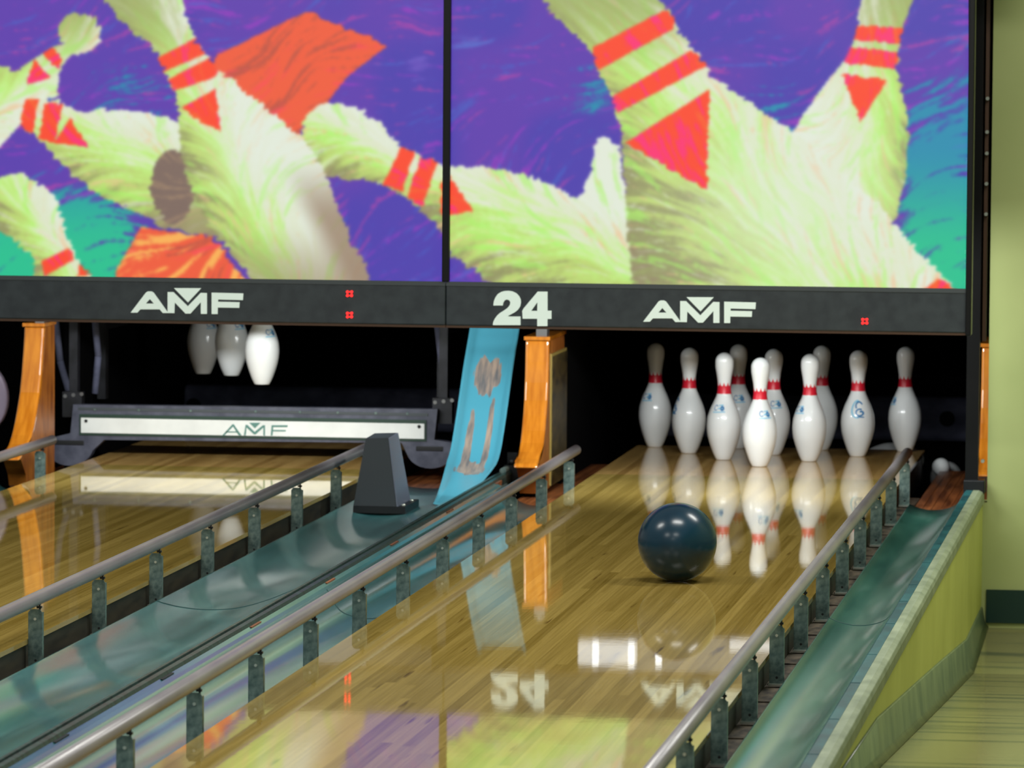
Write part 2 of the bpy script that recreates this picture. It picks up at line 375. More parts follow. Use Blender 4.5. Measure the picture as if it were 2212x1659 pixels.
# facing wall on the right and wall above the masks
struct(MB().box(.836, 3.2, -.9, -.75, -.46, 3.0).box(.815, .836, -.9, -.8, -.46, -.032).build('wall_back', M['wall']))
struct(MB().box(.838, 3.2, -.908, -.9, -.43, -.32).build('baseboard_back', M['base_dark']))
struct(MB().box(3.2, 3.3, -12.5, -.75, -.5, 3.0).build('wall_side', M['wall']))
struct(MB().box(-6.2, .836, -1.42, -1.38, 1.86, 3.0).build('wall_above_masks', M['frame']))

# ------------------------------------------------------------------ pit (dark space behind)
struct(MB().box(-6.2, 1.05, 2.6, 2.65, -.5, 1.86).build('wall_pit', M['pitblack']))
struct(MB().box(-6.2, 1.05, -1.38, 2.6, 1.84, 1.86).build('ceiling', M['pitblack']))
struct(MB().box(-6.2, 1.05, -.3, 2.6, -.42, -.36).build('floor_pit', M['pitblack']))
struct(MB().box(.98, 1.02, -.74, 2.6, -.36, 1.84).build('wall_pit_side', M['pitblack']))
struct(MB().box(-6.2, .74, YN, -.3, -.42, -.36).build('floor_under_lanes', M['pitblack']))
for n in (24, 23):
    x = LX[n]
    e = empty('pit_cushion', (x, 1.95, 0), 'dark grey padded pit cushion behind the standing pins' if n == 24 else 'dark grey padded pit cushion behind the sweep bar', 'cushion')
    b = MB(); prof = [(0, .12), (-.02, .10), (-.025, .03), (-.02, -.03), (0, -.05), (.05, -.05), (.05, .12)]
    b.prism(prof, 'x', -.64, .64); b.build('pad', M['cushion'], e, .01)
    b = MB(); b.box(-.64, .64, .05, .08, -.36, .2); b.build('backing', M['pitblack'], e)
    for sx in (-.6, .55):
        b = MB(); b.tube((sx, -.03, .04), (sx, -.02, .04), .03, 14); b.build('knob', M['black'], e)

# kickback partitions (black body, orange laminated nose)
nose = [(-.10, .50), (-.42, .50), (-.423, .44), (-.428, .38), (-.436, .31), (-.45, .25), (-.475, .20), (-.505, .15), (-.54, .11), (-.58, .082), (-.63, .062), (-.69, .05), (-.70, .036), (-.10, -.06)]
def kickback(x0, x1, lab, plate=True, top=.455, ys=0, ext=0, yb=0., yk=0.):
    e = empty('kickback', ((x0+x1)/2, 0, 0), lab, 'partition'); w = (x1-x0)/2
    pr = [(y+ys-ext*max(0, .45-z)*.2, min(z, top)) for y, z in nose]
    front = pr[1:-1]
    band = front+[(y+.035, z) for y, z in front[::-1] if z > -.05]
    MB().prism(band, 'x', -w, w, smooth=False).build('laminated_nose', M['orange'], e, .008)
    inner = [(y+.034, z) for y, z in front if z > -.05]
    inner += [(front[-1][0]+.10, -.02), (front[-1][0]+.12, -.06)]
    MB().prism(inner+[(yb+ys, -.05), (yb+ys, top)], 'x', -w+.006, w-.002).build('orange_body', M['orange_side'], e)
    MB().box(-w-.004, w+.004, -.43+ys, yb+ys, top, top+.012).build('top_rim', M['orange'], e)
    MB().box(-w+.01, w-.01, yb+ys+yk, 2.55, -.36, 1.0).build('black_panel', M['pitblack'], e)
    if plate:
        MB().box(w-.002, w+.004, -.375, .02, -.05, .405).build('plate_border', M['outline'], e)
        MB().box(w+.002, w+.006, -.365, .02, -.05, .395).build('side_plate', M['sideplate'], e)
    b = MB().box(-w*.3, w*.6, -.36+ys, -.30+ys, top+.012, top+.05); b.tube((w*.1, -.33+ys, top+.05), (w*.1, -.33+ys, top+.065), .012)
    b.build('bracket', M['machine_hi'], e)
    return e
kickback(-.772, -.69, 'orange laminated wooden partition right of the blue ball chute')
kickback(-2.534, -2.463, 'orange laminated wooden partition left of the sweep bar', False, .475, 0, 1, -.25, .4)
kickback(.79, .872, 'thin orange wooden partition edge beside the yellow wall at far right', False)
# black vertical slotted post before the right wall
e = empty('corner_post', (.79, -.9, 0), 'tall black post between the mask and the yellow wall', 'post')
MB().box(-.026, .016, -.02, .02, .03, 1.84).build('post_body', M['frame'], e)
MB().box(.022, .034, .02, .06, .50, 1.84).build('brown_edge', M['trim_brown'], e)
MB().box(-.03, .04, -.05, .03, .0, .045).build('foot', M['darksteel'], e, .004)
for z in (1.30, 1.19, 1.12, 1.02, .92, .105): MB().tube((.030, -.006, z), (.030, .022, z), .006, 10).build('fastener', M['bolt'], e)

# ------------------------------------------------------------------ pinspotter machines and pit lamps
for n in (24, 23):
    x = LX[n]
    e = empty('pinspotter', (x, .5, .62), 'dark pinsetting machine above the standing pins' if n == 24 else 'dark pinsetting machine holding three pins over the left lane', 'pinsetter')
    b = MB(); b.box(-.64, .64, -.40, 1.4, .06, .9); b.build('machine_body', M['machine'], e)
    b = MB(); b.box(-.62, .62, -.5, .75, .03, .06); b.build('pin_table', M['machine'], e)
    for sx in ((-.64, .61) if n == 23 else ()):
        b = MB(); b.box(sx, sx+.03, -.12, -.07, -.45, .1); b.box(sx+.01, sx+.022, -.07, .3, -.2, -.17); b.build('side_arm', M['machine'], e)
    e = empty('pit_lamp', (x, -.5, .6), 'fluorescent lamp hidden above the standing pins' if n == 24 else 'fluorescent lamp hidden above the left lane', 'lamp')
    MB().box(-.5, .5, .035, .06, -.05, .1).build('housing', M['housing'], e)
    MB().box(-.57, -.37, -.02, .03, -.03, .05).build('diffuser', M['lamp'], e, .006)
    MB().box(-.05, .30, -.02, .03, -.045, -.01).build('diffuser', M['lamp'], e, .006)
    for a, z in ((-.508, .0), (-.385, .0), (-.291, -.005)): MB().tube((a, -.024, z-.03), (a, -.024, z+.05), .011, 12).build('bulb', M['bulb'], e)

# ------------------------------------------------------------------ masking units with printed back-lit picture
YM = -1.5
def pts_at(l, y): return [at(px, py, y) for px, py in l]
def signprism(b, l, y, d=.003):
    return b.prism(pts_at(l, y), 'y', y, y-d)
def lettering(polys, y, name, m, parent, d=.003):
    b = MB()
    for l in polys:
        t = pts_at(l, y)
        vs = [(p[0], y, p[1]) for p in t]; fs = [tuple(q) for q in tessellate_polygon([[Vector((p[0], p[1], 0)) for p in t]])]; n = len(t)
        b.add([(x, yy-d, z) for x, yy, z in vs], fs); b.add([(p[0], y, p[1]) for p in t]+[(p[0], y-d, p[1]) for p in t], [(i, (i+1) % n, n+(i+1) % n, n+i) for i in range(n)])
    o = b.build(name, m, parent); return o
S1 = 290/2212
def amf(ox, oy, k=S1):
    T = lambda l: [(ox+a*k, oy+c*k) for a, c in l]
    A = T([(95, 575), (350, 240), (380, 225), (440, 225), (475, 245), (715, 575), (620, 575), (575, 520), (410, 520), (410, 425), (480, 425), (413, 350), (345, 425), (410, 425), (410, 520), (255, 520), (205, 575)])
    A1 = T([(95, 575), (350, 240), (380, 225), (410, 225), (410, 352), (345, 425), (410, 425), (410, 520), (255, 520), (205, 575)])
    A2 = T([(410, 225), (440, 225), (475, 245), (715, 580), (625, 580), (575, 520), (410, 520), (410, 425), (480, 425), (413, 352)])
    Mm = T([(705, 580), (705, 235), (800, 235), (1037, 470), (1250, 248), (1352, 252), (1352, 595), (1252, 595), (1252, 400), (1080, 590), (1000, 590), (822, 405), (815, 582)])
    V = T([(810, 170), (1258, 172), (1040, 405)])
    F1 = T([(1430, 245), (1952, 258), (1944, 368), (1535, 358), (1535, 395), (1890, 402), (1884, 495), (1530, 490), (1528, 597), (1430, 597)])
    return [A1, A2, Mm, V, F1]
S2 = 160/2212
def num24(ox=1050, oy=610, k=S2):
    T = lambda l: [(ox+a*k, oy+c*k) for a, c in l]
    two = T([(220, 690), (235, 560), (280, 450), (350, 350), (450, 285), (560, 255), (680, 250), (800, 270), (910, 325), (990, 410), (1035, 500), (1045, 600), (1020, 720), (950, 820), (850, 900), (740, 955), (640, 1010), (720, 1018), (1030, 1018), (1030, 1275), (205, 1275), (215, 1190), (260, 1090), (330, 990), (420, 910), (540, 835), (640, 765), (710, 680), (728, 590), (690, 530), (620, 510), (560, 535), (520, 600), (500, 690)])
    four1 = T([(1545, 275), (1838, 275), (1838, 845), (1955, 845), (1955, 1090), (1835, 1090), (1835, 1305), (1530, 1305), (1530, 1085), (1400, 1085), (1400, 850), (1530, 850), (1535, 590), (1350, 850), (1400, 850), (1400, 1085), (1095, 1085), (1085, 850)])
    fa = T([(1545, 275), (1838, 275), (1838, 845), (1955, 845), (1955, 1090), (1835, 1090), (1835, 1305), (1530, 1305), (1530, 850), (1535, 590), (1535, 285)])
    fb = T([(1535, 285), (1535, 590), (1350, 850), (1530, 850), (1530, 1085), (1095, 1085), (1083, 850), (1120, 780)])
    return [two, fa, fb]
def leds(parent, cx, cy):
    for dx in (-4.5, 4.5):
        for dy in (-4, 4):
            x, z = at(cx+dx, cy+dy, YM-.012); MB().tube((x, YM-.010, z), (x, YM-.014, z), .0042, 10).build('indicator_light', M['led'], parent)
    for dx, dy in ((-4.5, 0), (4.5, 0), (0, -4), (0, 4)):
        x, z = at(cx+dx, cy+dy, YM-.012); MB().box(x-.0015, x+.0015, YM-.0125, YM-.010, z-.0015, z+.0015).build('indicator_light', M['led'], parent)

# printed picture: bowling pins, coloured-pencil fur; colours stored per vertex of the flat panel
CELL = 2.6
U0, U1, V0, V1 = -130, 2092, -150, 626
W_ = int((U1-U0)/CELL)+1; H_ = int((V1-V0)/CELL)+1
uu, vv = np.meshgrid(np.linspace(U0, U1, W_), np.linspace(V0, V1, H_))
def blurn(shape, s, seed):
    r_ = np.random.default_rng(seed); gh, gw = max(3, int(shape[0]/s)+3), max(3, int(shape[1]/s)+3)
    g = r_.random((gh, gw)); y = np.linspace(0, gh-2.001, shape[0]); x = np.linspace(0, gw-2.001, shape[1])
    yi = y.astype(int); xi = x.astype(int); fy = (y-yi)[:, None]; fx = (x-xi)[None, :]
    fy = fy*fy*(3-2*fy); fx = fx*fx*(3-2*fx)
    return (g[yi][:, xi]*(1-fy)*(1-fx)+g[yi][:, xi+1]*(1-fy)*fx+g[yi+1][:, xi]*fy*(1-fx)+g[yi+1][:, xi+1]*fy*fx)
def inside(poly, u, v):
    r_ = np.zeros(u.shape, bool); n = len(poly)
    for i in range(n):
        x0, y0 = poly[i]; x1, y1 = poly[(i+1) % n]
        if y0 == y1: continue
        c = ((y0 > v) != (y1 > v)) & (u < (x1-x0)*(v-y0)/(y1-y0)+x0); r_ ^= c
    return r_
def streaks(ang, seed, L=14, step=1.15, coarse=0):
    L = int(L*1.5)
    src = np.random.default_rng(seed).random(uu.shape); src = src+np.roll(src, 1, 0)+np.roll(src, 1, 1)+np.roll(src, (1, 1), (0, 1)); src = blurn(uu.shape, coarse, seed) if coarse else src; acc = np.zeros(uu.shape); cnt = 0
    for sgn in (1, -1):
        x = np.tile(np.arange(W_, dtype=float), (H_, 1)); y = np.tile(np.arange(H_, dtype=float)[:, None], (1, W_))
        for k in range(L):
            xi = np.clip(x.round().astype(int), 0, W_-1); yi = np.clip(y.round().astype(int), 0, H_-1)
            acc += src[yi, xi]; cnt += 1; a = ang[yi, xi]; x += sgn*np.cos(a)*step; y += sgn*np.sin(a)*step
    acc /= cnt; acc = (acc-acc.mean())/acc.std(); return acc
ang_bg = -.55+1.6*(blurn(uu.shape, 60, 3)-.5)+.5*(blurn(uu.shape, 22, 4)-.5)
k1 = 980/2212
def Z1(l): return [(a*k1, c*k1) for a, c in l]
def Z2(l): return [(960+a/2.592, c/2.592) for a, c in l]
# pins: outline, axis start, axis end, half width
P_main = Z1([(470, -330), (490, -150), (510, 0), (560, 60), (610, 110), (700, 190), (770, 260), (800, 330), (850, 430), (880, 520), (885, 640), (890, 760), (920, 870), (960, 980), (1030, 1100), (1100, 1200), (1190, 1300), (1260, 1420), (1815, 1420), (1790, 1300), (1720, 1180), (1660, 1020), (1610, 880), (1560, 790), (1480, 660), (1350, 560), (1200, 440), (1060, 330), (970, 200), (920, 90), (900, 0), (880, -200), (800, -340)])
P_low = Z1([(110, 560), (130, 480), (280, 490), (400, 540), (600, 530), (780, 560), (900, 600), (1000, 800), (1060, 1000), (1100, 1160), (800, 1100), (650, 1020), (500, 960), (330, 820), (220, 690), (120, 620)])
P_tl = Z1([(-300, 200), (0, 320), (100, 350), (105, 330), (270, 220), (320, 210), (290, 180), (290, 120), (330, 75), (400, 55), (470, 80), (500, 140), (490, 210), (440, 255), (350, 270), (300, 330), (290, 470), (130, 500), (110, 600), (0, 720), (-300, 900)])
P_rt = Z1([(1480, 640), (1500, 560), (1560, 510), (1650, 495), (1740, 520), (1800, 560), (1860, 600), (1950, 710), (2160, 800), (2300, 860), (2300, 1200), (2160, 1120), (2000, 980), (1880, 890), (1760, 880), (1600, 860), (1520, 800), (1480, 720)])
P_bl = Z1([(-300, 850), (0, 860), (60, 845), (120, 850), (200, 900), (280, 970), (320, 1100), (360, 1220), (440, 1340), (480, 1420), (150, 1420), (180, 1260), (80, 1180), (0, 1130), (-300, 1100)])
P_big = Z2([(430, -400), (500, -150), (560, 0), (640, 110), (760, 220), (840, 300), (880, 400), (950, 560), (1000, 700), (1010, 900), (1030, 1100), (1040, 1300), (1065, 1640)])+[(2070, 632), (2064, 620), (1982, 542), (1930, 477), (1900, 440), (1713, 282), (1617, 217), (1539, 165), (1531, 139), (1496, 96), (1458, 42), (1431, 0), (1400, -60), (1380, -150)]
P_r2 = [(1850, -160), (1858, 0), (1856, 52), (1845, 90), (1830, 126), (1791, 174), (1747, 234), (1717, 282), (1700, 400), (1930, 480), (1938, 473), (1956, 390), (1962, 300), (1960, 234), (1938, 152), (1946, 90), (1951, 56), (1975, 0), (2000, -160)]
P_lay = Z2([(-200, 900), (45, 930), (200, 930), (400, 960), (600, 1020), (740, 1110), (780, 1080), (830, 950), (850, 780), (900, 770), (990, 810), (1030, 1100), (1070, 1640), (330, 1640), (200, 1530), (45, 1430), (-200, 1330)])
PINS = [  # poly, p0 (head), p1 (base), half-width, lit side, pale
    (P_tl, (175, 60), (-120, 320), 95, 1), (P_low, (60, 240), (480, 430), 120, 1), (P_bl, (20, 400), (190, 640), 75, 1),
    (P_rt, (730, 290), (1000, 410), 75, 1), (P_lay, (950, 420), (1400, 600), 150, 1), (P_r2, (1925, -60), (1850, 420), 120, -1),
    (P_main, (300, -40), (640, 620), 120, 1), (P_big, (1300, -60), (1800, 620), 290, 1)]
jit1 = streaks(ang_bg, 11, 7, coarse=2.2)*2.6; 
owner = np.full(uu.shape, -1)
angp = ang_bg.copy(); tone = np.zeros(uu.shape)
ju, jv = uu+jit1, vv-jit1*.8
blob = (((ju-377)/46)**2+((jv-402)/80)**2) < 1
for i, (poly, p0, p1, hw, lit) in enumerate(PINS):
    m_ = inside(poly, ju, jv)&((uu > 966) if i == 4 else True); owner[m_] = i
    d = np.array(p1, float)-p0; L_ = np.hypot(*d); d /= L_
    s = ((uu-p0[0])*d[0]+(vv-p0[1])*d[1])/L_; t = ((uu-p0[0])*d[1]-(vv-p0[1])*d[0])/hw*lit
    angp[m_] = (math.atan2(d[1], d[0])+1.0*np.clip(t, -1.3, 1.3)+.9*(blurn(uu.shape, 45, 20+i)-.5))[m_]
    tone[m_] = t[m_]
sA = .6*streaks(angp, 31, 12)+.6*streaks(angp, 41, 12, coarse=3.2); sB = .5*streaks(angp+.25, 32, 9)+.8*streaks(angp+.2, 42, 12, coarse=4); sC = .5*streaks(angp-.2, 33, 14)+.8*streaks(angp-.2, 43, 14, coarse=4)
def C_(c): return np.array(c, float)
def mixc(a, b_, f): return a*(1-f[..., None])+b_*f[..., None]
def ss(x, a, b_): x = np.clip((x-a)/(b_-a), 0, 1); return x*x*(3-2*x)
img = np.empty(uu.shape+(3,)); img[:] = C_((94, 56, 176))
img = mixc(img, C_((70, 58, 176)), ss(blurn(uu.shape, 70, 5), .4, .7)*.8)
img = mixc(img, C_((150, 50, 190)), ss(sB, 1.1, 2.2)*.8)
img = mixc(img, C_((64, 100, 200)), ss(sA, .9, 1.9)*.6)
img = mixc(img, C_((190, 60, 170)), ss(-sB, 1.3, 2.2)*.6)
# teal field, lower left and right side, breaking up in strokes
tl = np.maximum(ss(vv-.0*uu, 330, 500)*ss(340-uu, -40, 120), ss(uu, 1895, 2000)*ss(vv-(2092-uu)*.2, 40, 330))
tl = np.maximum(tl, .55*np.exp(-(((uu-1290)/70)**2+((vv-215)/75)**2)))
tl = np.maximum(tl, .5*np.exp(-(((uu-270)/110)**2+((vv-190)/70)**2)))
tl = np.maximum(tl, .45*np.exp(-(((uu-1690)/70)**2+((vv-225)/50)**2)))
tf = ss(tl*1.9-1+sA*.42*np.where(tl > .05, 1, 0), -.25, .45)*(tl > .03)
tealc = mixc(np.broadcast_to(C_((28, 142, 178)), img.shape), C_((30, 196, 146)), ss(vv, 300, 560)*np.ones(uu.shape))
img = mixc(img, tealc, tf)
img = mixc(img, C_((90, 120, 210)), .6*ss(np.exp(-(((uu-1010)/60)**2+((vv-92)/22)**2))+.2*sA, .4, 1))
img = mixc(img, C_((120, 90, 200)), .6*ss(np.exp(-(((uu-905)/35)**2+((vv-140)/45)**2))+.2*sA, .5, 1.1))
# orange diamond and orange ground shape
dia = inside(Z1([(1500, 55), (1895, 220), (1700, 370), (1600, 500), (1500, 560), (1470, 660), (1280, 540), (1040, 330), (1060, 270)]), ju, jv)
og = inside(Z1([(700, 1100), (1040, 1150), (1100, 1230), (1240, 1420), (560, 1420), (580, 1300), (620, 1230)]), ju, jv)
oc = mixc(np.broadcast_to(C_((244, 92, 56)), img.shape), C_((196, 82, 62)), ss(sA, .3, 1.6)); oc = mixc(oc, C_((255, 70, 90)), ss(sB, .7, 1.8)*.7)
oc2 = mixc(oc, C_((255, 190, 90)), ss(sC, 0, 1.2)*.9)
img[dia] = oc[dia]; 
# pin fur
pale = C_((226, 234, 204)); lime = C_((196, 246, 128)); olive = C_((150, 152, 98)); white = C_((232, 240, 226)); brown = C_((150, 128, 106))
tt = tone+.16*sC+.35*(blurn(uu.shape, 40, 51)-.5)
fur = np.empty(img.shape); fur[:] = lime
fur = mixc(fur, pale, ss(tt, -.25, .35)); fur = mixc(fur, white, ss(tt, .3, .9)*.8)
fur = mixc(fur, C_((190, 205, 110)), ss(-tt, .05, .5)*.7); fur = mixc(fur, olive, ss(-tt, .45, .95)); fur = mixc(fur, brown, ss(-tt, .95, 1.4)*.8)
fur = mixc(fur, C_((170, 250, 100)), ss(sB, .5, 1.6)*.55); fur = mixc(fur, C_((244, 196, 150)), ss(sA, .8, 2.0)*.65)
fur = mixc(fur, C_((232, 236, 220)), ss(-sA, .6, 1.8)*.5)
top = ss(-vv, -190, 20)*.8; fur = mixc(fur, C_((158, 168, 102)), top*ss(-tt, -.9, .2))
img[owner >= 0] = fur[owner >= 0]
vig = (owner == 7) | (owner == 5)
img[vig] = mixc(img, white, .55*np.exp(-(((uu-1700)/210)**2+((vv-440)/190)**2)))[vig]
mm = owner == 6; img[mm] = mixc(img, white, .6*np.exp(-(((uu-560)/80)**2+((vv-300)/110)**2)))[mm]
img[mm] = mixc(img, brown, ss(vv-(uu-700)*.0, 470, 620)*.55)[mm]
img[mm] = mixc(img, C_((158, 134, 112)), (ss(tone, .6, 1.1)*ss(vv, 330, 480)*.85))[mm]
low = owner == 1; img[low] = mixc(img, brown, ss(vv+uu*.5, 560, 720)*.7)[low]
img[og & (owner != 6)] = oc2[og & (owner != 6)]
bm_ = blob & (owner != 6); img[bm_] = mixc(np.broadcast_to(C_((128, 106, 96)), img.shape), C_((170, 140, 110)), ss(sA, .3, 1.5)*.6)[bm_]
# red bands and wedges on the pins
red = mixc(np.broadcast_to(C_((255, 72, 40)), img.shape), C_((255, 40, 130)), ss(sB+1.2*(blurn(uu.shape, 14, 77)-.5), .2, 1.2)*.85)
red = mixc(red, C_((250, 110, 40)), ss(sA, .9, 1.8)*.6)
j2u, j2v = uu+jit1*.6, vv-jit1*.5
BANDS = [(6, Z1(l)) for l in ([(770, 285), (960, 185), (1010, 260), (800, 350)], [(830, 385), (1030, 280), (1085, 315), (1060, 370), (860, 440)], [(893, 525), (1062, 428), (1082, 642)])]
BANDS += [(1, Z1(l)) for l in ([(125, 478), (195, 485), (165, 650), (105, 612)], [(225, 500), (312, 508), (272, 695), (195, 672)], [(345, 578), (442, 715), (270, 692)])]
BANDS += [(0, Z1(l)) for l in ([(262, 222), (312, 290), (292, 335), (212, 262)], [(170, 290), (252, 378), (132, 412)])]
BANDS += [(3, Z1(l)) for l in ([(1958, 715), (2025, 742), (1965, 935), (1875, 890)], [(2060, 755), (2135, 790), (2060, 1010), (1985, 960)], [(2150, 880), (2150, 1045), (2300, 1100), (2300, 980)])]
BANDS += [(2, Z1(l)) for l in ([(205, 1275), (340, 1210), (372, 1262), (225, 1345)], [(395, 1285), (440, 1285), (480, 1345), (380, 1350)])]
BANDS += [(7, Z2(l)) for l in ([(840, 265), (1240, 55), (1300, 110), (1285, 165), (880, 385), (835, 340)], [(930, 550), (1390, 280), (1490, 360), (985, 625)], [(1020, 800), (1492, 500), (1482, 1062)])]
BANDS += [(5, l) for l in ([(1852, 54), (1952, 60), (1946, 92), (1843, 86)], [(1836, 101), (1942, 112), (1936, 146), (1826, 134)], [(1822, 158), (1918, 173), (1862, 262)])]
BANDS += [(4, Z2([(0, 960), (45, 1010), (165, 1180), (45, 1200), (0, 1205)]))]
for ow, l in BANDS:
    q = inside(l, j2u, j2v) & (owner == ow); img[q] = red[q]
q = inside([(1990, 632), (2030, 600), (2092, 640)], ju, jv); img[q] = red[q]
# soften slightly and store
img = np.clip(img, 0, 255)
for _ in range(2):
    p_ = np.pad(img, ((1, 1), (1, 1), (0, 0)), 'edge'); img = .4*img+.15*(p_[:-2, 1:-1]+p_[2:, 1:-1]+p_[1:-1, :-2]+p_[1:-1, 2:])
p_ = np.pad(img, ((1, 1), (1, 1), (0, 0)), 'edge')
img = .4*img+.15*(p_[:-2, 1:-1]+p_[2:, 1:-1]+p_[1:-1, :-2]+p_[1:-1, 2:])
p_ = np.pad(img, ((1, 1), (1, 1), (0, 0)), 'edge'); img = .4*img+.15*(p_[:-2, 1:-1]+p_[2:, 1:-1]+p_[1:-1, :-2]+p_[1:-1, 2:])
imgl = np.where(img/255 <= .04045, img/255/12.92, ((img/255+.055)/1.055)**2.4)
m = bpy.data.materials.new('printed_picture'); m.use_nodes = True; b_ = m.node_tree.nodes['Principled BSDF']
at_ = nd(m, 'ShaderNodeAttribute', attribute_name='print'); b_.inputs['Base Color'].default_value = (.02, .02, .02, 1)
m.node_tree.links.new(at_.outputs['Color'], b_.inputs['Emission Color']); b_.inputs['Emission Strength'].default_value = .93; b_.inputs['Roughness'].default_value = .3
M['print'] = m
def picture(c0, c1, parent, lab):
    sub = imgl[:, c0:c1]; h, w = sub.shape[:2]
    X = np.empty((h, w)); Zz = np.empty((h, w))
    # sheet is straight: bilinear between its corners
    a = at(uu[0, c0], V0, YM); b2 = at(uu[0, c1-1], V0, YM); c = at(uu[0, c0], V1, YM); d = at(uu[0, c1-1], V1, YM)
    fx = np.linspace(0, 1, w)[None, :]; fy = np.linspace(0, 1, h)[:, None]
    for k, T in ((0, X), (1, Zz)): T[:] = a[k]*(1-fx)*(1-fy)+b2[k]*fx*(1-fy)+c[k]*(1-fx)*fy+d[k]*fx*fy
    X = np.clip(X, -99, .786)
    co = np.stack([X, np.full((h, w), YM), Zz], -1).reshape(-1, 3)
    idx = np.arange(h*w).reshape(h, w)
    fa = np.stack([idx[:-1, :-1], idx[1:, :-1], idx[1:, 1:], idx[:-1, 1:]], -1).reshape(-1, 4)
    me = bpy.data.meshes.new('picture_panel'); me.vertices.add(h*w); me.vertices.foreach_set('co', co.ravel())
    me.loops.add(fa.size); me.loops.foreach_set('vertex_index', fa.ravel().astype(np.int32))
    me.polygons.add(len(fa)); me.polygons.foreach_set('loop_start', np.arange(0, fa.size, 4, dtype=np.int32)); me.polygons.foreach_set('loop_total', np.full(len(fa), 4, dtype=np.int32))
    me.update(calc_edges=True); me.materials.append(m)
    ca = me.color_attributes.new('print', 'FLOAT_COLOR', 'POINT')
    ca.data.foreach_set('color', np.concatenate([sub.reshape(-1, 3), np.ones((h*w, 1))], 1).ravel())
    o = bpy.data.objects.new('picture_panel', me); COL.objects.link(o); o.parent = parent; o['label'] = lab; return o
cs = int((966-U0)/CELL)
xl = at(964, 610, YM)[0]; xr = at(2090, 610, YM)[0]
zt0 = .70; zb0 = .557
units = []
for n, x0, x1, c0, c1, lab, pl in ((23, -2.69, -.883, 0, cs, 'left masking unit with pins and an orange diamond on its backlit picture', 'purple backlit picture with an orange diamond and tumbling pins'),
                               (24, -.883, .792, cs, W_, 'right masking unit numbered 24 with one giant pin on its backlit picture', 'purple backlit picture with one giant pin')):
    e = empty('masking_unit', (0, 0, 0), lab, 'masking unit')
    xa = x0+.001
    MB().box(xa, x1-.001, YM-.010, YM+.06, zb0+.004, zt0).build('front_bar', M['bar'], e, .004)
    MB().box(xa, x1-.001, YM-.0125, YM-.008, zt0-.012, zt0+.002).build('bar_top_highlight', M['bar_edge'], e)  # thin paler strip paints the highlight along the bar's top
    MB().box(xa, x1-.001, YM-.006, YM+.05, zb0-.004, zb0+.004).build('brown_bottom_trim', M['trim_brown'], e)
    MB().box(xa, x1-.001, YM+.003, YM+.06, zt0, 1.86).build('light_box', M['frame'], e)
    picture(c0, c1, e, pl)
    if n == 24:
        MB().box(x1-.004, x1+.014, YM-.02, YM+.06, zb0-.004, 1.86).build('side_frame', M['frame'], e, .003)
    else:
        MB().box(x1-.012, x1+.012, YM-.02, YM+.06, zt0+.002, 1.86).build('divider_frame', M['frame'], e, .003)
    units.append(e)
yb = YM-.0105
lettering(amf(270, 600), yb, 'amf_lettering', M['sign'], units[0])
lettering(amf(1377, 619.5), yb, 'amf_lettering', M['sign'], units[1])
lettering(num24(), yb, 'lane_number', M['sign'], units[1])
leds(units[0], 755, 634.5); leds(units[0], 755, 680.5); leds(units[1], 1868, 694)

# ------------------------------------------------------------------ bowling pins
IN = .0254
PROF = [(0, 0), (1.02, 0), (1.06, .04), (1.414, .75), (1.70, 1.5), (1.953, 2.25), (2.255, 3.375), (2.383, 4.5), (2.36, 5.2), (2.282, 5.875), (2.10, 6.55), (1.852, 7.25), (1.53, 7.95), (1.236, 8.625), (1.08, 9.0), (.983, 9.375), (.90, 10), (.935, 10.875), (1.047, 11.75), (1.203, 12.625), (1.262, 13.1), (1.273, 13.5), (1.273, 13.727)]
prof = smooth_prof([(a*IN, z*IN) for a, z in PROF[2:]], 4)
head = [(1.273*IN*math.cos(t), (13.727+1.273*math.sin(t))*IN) for t in [PI/2*k/10 for k in range(1, 11)]]
pin_prof = [(0.0005, 0), (1.0*IN, 0)]+prof+head[:-1]+[(0.0004, 15*IN)]
pr_r = np.array([q[0] for q in prof+head]); pr_z = np.array([q[1] for q in prof+head])
def pin_r(z): return float(np.interp(z, pr_z, pr_r))
pin_body = MB().lathe(pin_prof, 56)
def surf(phi, z, off=.0006):        # phi measured from the side that faces down the lane (-y)
    r_ = pin_r(z)+off; return (r_*math.sin(phi), -r_*math.cos(phi), z)
def pin_band(gap=None):
    b = MB(); n = 60; vs = []; fs = []
    for i in range(n+1):
        ph = 2*PI*i/n; zt = .263+(.013 if i % 6 == 3 else (.005 if i % 6 in (2, 4) else 0))
        vs += [surf(ph, .235), surf(ph, .25), surf(ph, .262), surf(ph, zt+.0004)]
    for i in range(n):
        if gap and any(g0 <= i < g1 for g0, g1 in gap): continue
        a = i*4; fs += [(a+j, a+4+j, a+5+j, a+1+j) for j in range(3)]
    return b.add(vs, fs, True)
def ribbon(b, line, w, mi, z0, off=.0008):
    # stroke drawn on the pin: line in metres (along the surface, up)
    for (u0, w0), (u1, w1) in zip(line[:-1], line[1:]):
        k = max(1, int(math.hypot(u1-u0, w1-w0)/.004)); L_ = math.hypot(u1-u0, w1-w0) or 1; nx, nz = -(w1-w0)/L_*w/2, (u1-u0)/L_*w/2
        for i in range(k):
            q = []
            for t in (i/k, (i+1)/k):
                u, v = u0+(u1-u0)*t, w0+(w1-w0)*t
                q.append([(u-nx, v-nz), (u+nx, v+nz)])
            c = [q[0][0], q[0][1], q[1][1], q[1][0]]
            b.add([surf(u/.055, z0+v, off) for u, v in c], [(0, 1, 2, 3)], True, mi)
def arc(cx, cz, rx, rz, a0, a1, n=12): return [(cx+rx*math.cos(a0+(a1-a0)*i/n), cz+rz*math.sin(a0+(a1-a0)*i/n)) for i in range(n+1)]
